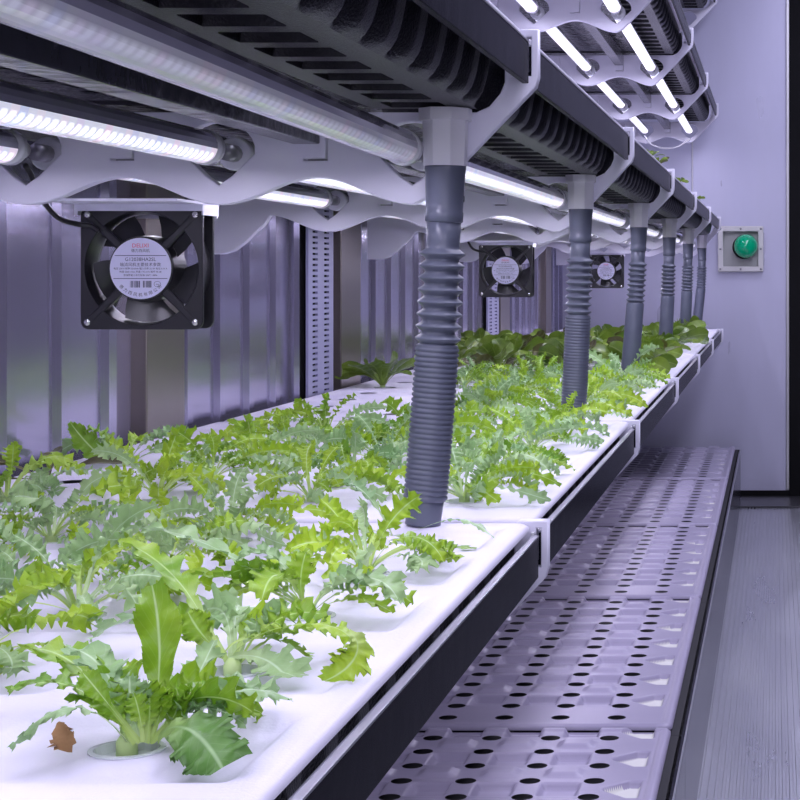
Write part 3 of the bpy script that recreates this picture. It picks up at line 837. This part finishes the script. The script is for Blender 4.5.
def frilly(seed, nl=20, size=1.):
    rng = random.Random(seed); f = Foliage(); a0 = rng.uniform(0, 6)
    for i in range(nl):
        q = i/(nl - 1)
        az = a0 + i*2.4 + rng.uniform(-.4, .4)
        ln = size*(.132 - .070*q)*rng.uniform(.75, 1.2)
        f.add(rand_leaf(rng, az, 30 + 46*q + rng.uniform(-12, 12), ln, size*rng.uniform(.0052, .0095), math.radians(125 - 45*q + rng.uniform(-45, 45)),
                        petiole=rng.uniform(.25, .48), teeth=rng.uniform(.3, .55), lobes=rng.uniform(6, 11), fold=rng.uniform(-.6, .7), ruffle=rng.uniform(.35, .75), n=52),
              0 if rng.random() < .52 else 1)
    return f
def roundleaf(seed, nl=15, size=1.):
    rng = random.Random(seed); f = Foliage(); a0 = rng.uniform(0, 6)
    for i in range(nl):
        q = i/(nl - 1)
        f.add(rand_leaf(rng, a0 + i*2.4 + rng.uniform(-.3, .3), 42 + 40*q + rng.uniform(-8, 8), size*(.088 - .025*q)*rng.uniform(.85, 1.2), size*rng.uniform(.0150, .0205),
                        math.radians(48 + rng.uniform(-15, 35)), petiole=.34, serr=False, fold=.30, ruffle=.06, tipw=.35), 0 if rng.random() < .75 else 1)
    return f
stem_me = sweep('stem', [(0, 0, -.004), (0, 0, .003), (0, 0, .007)], [.0052, .0052, .0025], M['stem'], 12)
cup_me = None
V, F = [], []
for rr, zz in ((.0150, -.022), (.0158, -.0016), (.0182, -.0014), (.0182, -.0006), (.0155, -.0004), (.0140, -.005), (.002, -.005)):
    V += [(rr*cos(2*pi*i/24), rr*sin(2*pi*i/24), zz) for i in range(24)]
for a in range(6):
    for i in range(24): F.append((a*24 + i, a*24 + (i+1) % 24, (a+1)*24 + (i+1) % 24, (a+1)*24 + i))
cup_me = mesh_from('net_cup', V, F, M['cup'], smooth=False)
def plant_proto(name, fol, mats, label, cat, loc, group, rz=0.):
    r = thing(name, label, cat, loc, group); r.rotation_euler = (0, 0, rz)
    link('foliage', fol.mesh(mats), r); link('stem', stem_me, r); link('net_cup', cup_me, r)
    return r
Zp = T_MID - .0010
M['leaf_deep'] = leaf_mat('deep_green_leaf', (.075, .21, .03), (.15, .33, .06), (.40, .58, .18), (.36, .56, .24), .34, .2)
FR = [M['leaf'], M['leaf_sheen'], M['leaf_deep']]
greens = []     # prototype plants are the first ones placed
prng = random.Random(21)
GF = 'frilly green lettuces in the white trays'
colname = ['aisle column', 'second column', 'third column', 'wall column']
rowname = lambda i: '%s row from its near edge' % ORD[5 - i]
NV = 9
def place_green(k, i, j, size=1., hero=None):
    x, y = COLS[j] + prng.uniform(-.004, .004)*0, seam(k) - ROWS[i]
    lab = 'frilly green lettuce, %s white tray, %s, %s' % (ORD[k], rowname(i), colname[j])
    rz = prng.uniform(0, 6.28)
    if len(greens) < NV:
        greens.append(plant_proto('frilly_lettuce', frilly(100 + len(greens), prng.choice((19, 21, 23)), prng.uniform(.9, 1.05)), FR, lab, 'lettuce', (x, y, Zp), GF, rz))
    else:
        o = dup(prng.choice(greens), (x, y, Zp), lab, rz=rz)
        s = prng.uniform(.88, 1.1)*size; o.scale = (s, s, s*prng.uniform(.92, 1.08))

# --- hero plants close to the camera, leaf by leaf
def hero_plant(base, leaves, label, extra=0, seed=1, esize=1.):
    rng = random.Random(seed); f = Foliage(); B = Vector(base)
    for c, W, kw, mi in leaves:
        ctrl = [Vector(q) - B for q in c]
        f.add(leaf_geo(ctrl, W, rng, **kw), mi)
    for i in range(extra):
        q = i/max(1, extra - 1)
        f.add(rand_leaf(rng, rng.uniform(.1, 3.0), 40 + 35*q, esize*(.095 - .035*q)*rng.uniform(.8, 1.2), rng.uniform(.0065, .0105), math.radians(95), petiole=.28, teeth=.4, lobes=6.5, ruffle=.5), rng.choice((0, 0, 1)))
    return plant_proto('frilly_lettuce', f, FR, label, 'lettuce', base, GF)
def at(px, py, Y): return ((px - 775)*Y/1800, Y, CZ + (272 - py)*Y/1800)
H = .875
b0 = (COLS[0], seam(-1) + 1.12 - .11 - .17*4, Zp); Yb = b0[1]
def hp(px, py, d=0.): return at(px, py, Yb + d)
cam_up = (0, -1, .25)
hero_plant(b0, [
    # tall upright blade facing the viewer, folded tip
    ([hp(148, 742, .005), hp(158, 700, .02), hp(166, 650, .02), hp(152, 585, .03)], 0.0102, dict(up=(.35, -1, .1), petiole=.36, teeth=.13, fold=.55, ruffle=.30, tipw=.5, lobes=3.2), 0),
    # broad blade drooping forward on the right
    ([hp(158, 738, -.005), hp(178, 712, -.02), hp(205, 735, -.045), hp(222, 768, -.058)], 0.0150, dict(up=(-.15, -.75, .7), petiole=.14, teeth=.14, fold=-.18, ruffle=.22, tipw=.8, lobes=3.), 2),
    # long serrated leaf reaching right
    ([hp(152, 738, .005), hp(190, 705, .012), hp(240, 672, .02), hp(292, 700, .025)], 0.0077, dict(petiole=.42, teeth=.55, fold=-.3), 1),
    # left broad leaf, mid height
    ([hp(134, 738), hp(92, 690, .01), hp(62, 668, .0), hp(8, 692, .0)], 0.0093, dict(petiole=.24, teeth=.30, fold=.2), 0),
    # left drooping leaf with ragged tip
    ([hp(128, 742, -.008), hp(90, 690, -.02), hp(48, 700, -.03), hp(10, 748, -.03)], 0.0081, dict(petiole=.30, teeth=.60, fold=-.25), 1),
    # pale rib leaf rising to upper left
    ([hp(140, 740), hp(120, 700, .01), hp(108, 655, .03), hp(70, 648, .05)], 0.0105, dict(petiole=.30, teeth=.35), 1),
    ([hp(145, 740, .005), hp(100, 690, .04), hp(70, 640, .06), hp(20, 650, .07)], 0.0115, dict(petiole=.25, teeth=.25), 0),
    ([hp(137, 743, -.006), hp(112, 705, .0), hp(100, 690, .01), hp(74, 700, .015)], .0100, dict(petiole=.35, teeth=.3, lobes=6), 0),
    ([hp(136, 743, -.008), hp(124, 725, -.012), hp(112, 706, -.010), hp(104, 690, -.004)], .0085, dict(up=(.4, -1, .4), petiole=.4, teeth=.12), 0),
    ([hp(141, 743, -.006), hp(134, 722, -.008), hp(128, 700, -.004), hp(130, 676, .0)], .0090, dict(up=(.2, -1, .3), petiole=.3, teeth=.3, lobes=6), 1),
    ([hp(146, 743, -.006), hp(150, 722, -.006), hp(152, 700, -.002), hp(146, 684, .0)], .0095, dict(up=(-.2, -1, .3), petiole=.3, teeth=.3, lobes=6), 0),
    ([hp(150, 743, -.004), hp(172, 725, -.004), hp(184, 706, .004), hp(176, 688, .01)], .0085, dict(up=(-.3, -1, .3), petiole=.35, teeth=.3, lobes=6), 0),
    ([hp(152, 743, -.002), hp(176, 716, .0), hp(200, 700, .004), hp(226, 706, .01)], .0080, dict(petiole=.4, teeth=.4, lobes=6), 1),
    # short bright inner blades
    ([hp(140, 742, -.008), hp(120, 720, -.012), hp(98, 690, -.014), hp(82, 672, -.010)], 0.0056, dict(up=(.5, -1, .4), petiole=.5, teeth=.08), 0),
    ([hp(143, 742, -.010), hp(142, 725, -.014), hp(138, 705, -.014), hp(134, 695, -.010)], 0.0053, dict(up=(0, -1, .2), petiole=.3, teeth=.2), 0),
    ([hp(150, 742, -.004), hp(158, 722, -.004), hp(166, 700, .0), hp(160, 690, .0)], 0.0053, dict(up=(0, -1, .2), petiole=.3, teeth=.2), 0),
    ([hp(150, 742, .01), hp(190, 700, .03), hp(200, 670, .05), hp(215, 640, .06)], 0.0074, dict(petiole=.3, teeth=.5), 1),
], 'frilly lettuce closest to the camera, tall upright leaf, sitting in a clear cup', extra=9, seed=5, esize=.9)
# second hero: right of the first, long stalk arching to the aisle
b1 = (COLS[0], seam(0) - ROWS[3], Zp); Yb = b1[1]
hero_plant(b1, [
    ([hp(232, 655), hp(258, 622), hp(335, 612, -.02), hp(352, 640, -.03)], 0.0062, dict(petiole=.55, teeth=.12, fold=-.2, tipw=.8), 0),
    ([hp(348, 632, -.028), hp(366, 640, -.03), hp(360, 668, -.035), hp(322, 682, -.04)], 0.0096, dict(up=(.5, -.6, .5), petiole=.06, teeth=.30, tipw=.35), 0),
    ([hp(225, 656), hp(205, 640), hp(196, 628), hp(188, 612)], 0.0099, dict(up=(0, -1, .2), petiole=.3, teeth=.2), 0),
    ([hp(228, 658), hp(262, 648), hp(288, 668, -.02), hp(296, 700, -.03)], 0.0118, dict(up=(.1, -.7, .6), petiole=.2, teeth=.35), 1),
    ([hp(222, 658), hp(240, 620), hp(300, 640, .03), hp(310, 665, .03)], 0.0093, dict(petiole=.3, teeth=.4), 0),
    ([hp(220, 658), hp(180, 600), hp(130, 610, .03), hp(90, 640, .03)], 0.0099, dict(petiole=.3, teeth=.4), 1),
    ([hp(220, 658), hp(200, 600), hp(170, 560, .05), hp(120, 540, .06)], 0.0105, dict(petiole=.3, teeth=.4), 0),
], 'frilly lettuce with one long pale stalk arching toward the tray edge', extra=8, seed=8)
# third hero: leaves fanning over the bare aisle strip
b2 = (COLS[0], seam(0) - ROWS[2], Zp); Yb = b2[1]
hero_plant(b2, [
    ([hp(310, 612), hp(340, 570), hp(385, 565, -.02), hp(400, 604, -.03)], 0.0130, dict(petiole=.15, teeth=.30), 1),
    ([hp(314, 612), hp(350, 590), hp(372, 600, -.02), hp(392, 612, -.03)], 0.0093, dict(petiole=.2, teeth=.40), 0),
    ([hp(306, 612), hp(290, 570), hp(270, 560, -.02), hp(262, 600, -.04)], 0.0130, dict(petiole=.2, teeth=.25), 0),
    ([hp(305, 612), hp(295, 560), hp(262, 540, .01), hp(236, 560, .0)], 0.0118, dict(petiole=.25, teeth=.35), 1),
    ([hp(306, 612), hp(298, 590), hp(300, 570), hp(306, 552)], 0.0081, dict(up=(0, -1, .2), petiole=.3, teeth=.3), 0),
    ([hp(306, 612), hp(260, 580), hp(200, 560, .03), hp(150, 590, .03)], 0.0112, dict(petiole=.3, teeth=.35), 0),
    ([hp(306, 612), hp(250, 560), hp(180, 520, .05), hp(120, 530, .06)], 0.0093, dict(petiole=.3, teeth=.45), 1),
], 'frilly lettuce with broad curled leaves on the bare tray edge, third along the aisle', extra=8, seed=11)
b3 = (COLS[0], seam(0) - ROWS[0], Zp); Yb = b3[1]
hero_plant(b3, [
    ([hp(396, 536), hp(430, 530), hp(458, 500, -.02), hp(494, 538, -.03)], 0.0053, dict(petiole=.55, teeth=.5, fold=-.2), 1),
    ([hp(396, 536), hp(430, 552, -.05), hp(462, 536, -.06), hp(474, 572, -.07)], 0.0074, dict(petiole=.25, teeth=.55), 0),
    ([hp(394, 536), hp(416, 530), hp(428, 550, -.05), hp(430, 578, -.07)], 0.0087, dict(petiole=.25, teeth=.35), 1),
    ([hp(392, 536), hp(372, 530), hp(356, 540, -.05), hp(342, 562, -.06)], 0.0105, dict(petiole=.25, teeth=.35), 1),
    ([hp(392, 536), hp(376, 500), hp(360, 484, .02), hp(344, 482, .02)], 0.0087, dict(petiole=.3, teeth=.5), 1),
    ([hp(392, 536), hp(360, 524), hp(330, 530), hp(300, 540)], 0.0081, dict(petiole=.3, teeth=.4), 0),
], 'frilly lettuce at the foot of the first grey hose, leaves over the edge', extra=0, seed=14)
# hero with long green blade rising at the wall side
b4 = (COLS[3], seam(1) - ROWS[3], Zp); Yb = b4[1]
hero_plant(b4, [
    ([hp(122, 474), hp(108, 462), hp(88, 448), hp(70, 422)], 0.0130, dict(up=(.2, -1, .3), petiole=.15, teeth=.20, fold=.3, tipw=.1), 0),
    ([hp(122, 474), hp(150, 440), hp(180, 450), hp(200, 470)], 0.0112, dict(petiole=.3), 1),
], 'frilly lettuce by the steel wall with one pointed leaf standing up', extra=8, seed=17, esize=1.3)

# --- the rest of the green rows
skip = {(0, 4, 0), (0, 3, 0), (0, 2, 0), (0, 0, 0), (1, 3, 3)}
for k in range(0, 3):
    for i in range(6):
        for j in range(4):
            if (k, i, j) in skip: continue
            if k == 0:
                if i >= 5 or (i == 4 and j > 0) or (i == 3 and j > 1) or (i == 2 and j > 2) or (i == 1 and j > 2) or j > 2: continue
            if k == 1 and j == 3 and i != 5: continue
            if k == 1 and j == 2 and i == 0: continue
            if k == 2 and j == 3: continue
            if k == 2 and j == 2 and i not in (0, 1): continue
            place_green(k, i, j)
# dark round-leaved rows behind
darks = []
GD = 'dark round-leaved greens in the white trays'
def place_dark(x, y, label, size=1., z=None, cat='leafy green'):
    rz = prng.uniform(0, 6.28)
    if len(darks) < 5:
        darks.append(plant_proto('leafy_green', roundleaf(300 + len(darks)), [M['leaf_dark'], M['leaf_dark'] if len(darks) % 2 else M['leaf_bronze']], label, cat, (x, y, Zp if z is None else z), GD, rz)); return darks[-1]
    o = dup(prng.choice(darks), (x, y, Zp if z is None else z), label, GD, rz)
    s = prng.uniform(.9, 1.15)*size; o.scale = (s, s, s); return o
for i in range(6):
    for j in range(4):
        if j == 3 and i > 3: continue
        place_dark(COLS[j], seam(3) - ROWS[i], 'dark round-leaved green, fourth white tray, %s, %s' % (rowname(i), colname[j]), 1.12)
for i in range(6):
    for j in range(2):
        if j == 1 and i < 3: continue
        place_dark(COLS[j], seam(4) - ROWS[i], 'dark round-leaved green, fifth white tray, %s, %s' % (rowname(i), colname[j]), 1.1)
place_dark(COLS[3] - .01, seam(2) - ROWS[1], 'lone dark green plant standing by the brown wall post', 1.05)
# bronze seedlings by the wall
rng = random.Random(5); f = Foliage()
for az, ln, el in ((.2, .075, 35), (3.3, .085, 38), (1.6, .05, 55), (5.2, .05, 40), (3.9, .07, 15)):
    f.add(rand_leaf(rng, az, el, ln, .012, .8, petiole=.4, serr=False, fold=.35, ruffle=.03, tipw=.3))
plant_proto('leafy_seedling', f, [M['leaf_bronze']], 'small bronze-leaved seedling at the tray back beside the steel wall', 'seedling', (COLS[3] - .02, seam(1) - ROWS[4] - .02, Zp), None)
# sprigs on the upper trays
for i, (k, d) in enumerate(((2, .35), (2, .12), (3, .45), (4, .5))):
    o = place_dark(-.245, seam(k) - d, 'dark sprig poking over the %s overhead tray edge, %s' % (ORD[k], ('beside its arm' if d < .3 else 'mid length')), .3, T_UP - .001); o['group'] = 'sprigs over the overhead trays'
# withered leaf
rng = random.Random(9)
q = [Vector(at(62, 722, .866)), Vector(at(58, 731, .864)), Vector(at(68, 741, .862)), Vector(at(63, 751, .860))]
g = leaf_geo(q, .0058, rng, up=(0, -1, .3), petiole=.02, teeth=.22, n=14, ruffle=.35, tipw=.7)
f = Foliage(); f.add(g, 0, Zp + .001)
tag(link('withered_leaf', f.mesh([M['dry']])), 'withered brown leaf lying beside the lettuce closest to the camera', 'withered leaf')

# ------------------------------------------------------------------ light
w = bpy.data.worlds.new('World'); scene.world = w; w.use_nodes = True
w.node_tree.nodes['Background'].inputs[0].default_value = (.62, .60, .86, 1); w.node_tree.nodes['Background'].inputs[1].default_value = .28
def area(name, loc, rot, sx, sy, power, col):
    l = bpy.data.lights.new(name, 'AREA'); l.shape = 'RECTANGLE'; l.size, l.size_y = sx, sy; l.energy = power; l.color = col
    o = bpy.data.objects.new(name, l); COL.objects.link(o); o.location = loc; o.rotation_euler = rot; return o
area('aisle_fill', (.42, 3.6, 2.46), (0, 0, 0), .5, 6.5, 96, (.77, .75, 1))  # unseen ceiling panel, added to brighten the aisle
area('camera_fill', (.35, -.5, 1.5), (math.radians(82), 0, math.radians(8)), 1.0, 1.4, 15, (.80, .77, 1))  # fill added behind the camera for the hoses and tray fronts
# the diode strip on the underside of every tube
VIO = (.80, .755, 1)
for k in range(0, 6):
    for tx in TUBE_X:
        area('tier_light', (tx + SHIFT[T_UP], seam(k) - .045 - TL/2, T_UP + TUBE_Z - .017), (0, 0, 0), .004, TL - .06, 1.14, VIO)
for k in range(2, 6):
    for tx in TUBE_X[:2]:
        area('tier_light', (tx + SHIFT[T_TOP], seam(k) - .045 - TL/2, T_TOP + TUBE_Z - .017), (0, 0, 0), .004, TL - .06, 1.5, VIO)
for k in range(1, 5):  # added lamps brightening the lowest trays, no tubes modelled there
    area('tier_light', (-.40, (seam(k-1)+seam(k))/2, T_MID - .20), (0, 0, 0), .004, TL, .9, VIO)

# ------------------------------------------------------------------ camera
cd = bpy.data.cameras.new('Camera'); cam = bpy.data.objects.new('Camera', cd); COL.objects.link(cam)
cam.location = (0, 0, CZ); cam.rotation_euler = (pi/2, 0, 0)
cd.sensor_width = 36; cd.lens = 81; cd.shift_x = -.46875; cd.shift_y = -.16; cd.clip_start = .02
scene.camera = cam
scene.view_settings.view_transform = 'Standard'
scene.view_settings.look = 'None'
scene.view_settings.exposure = 0.
scene.cycles.use_denoising = True
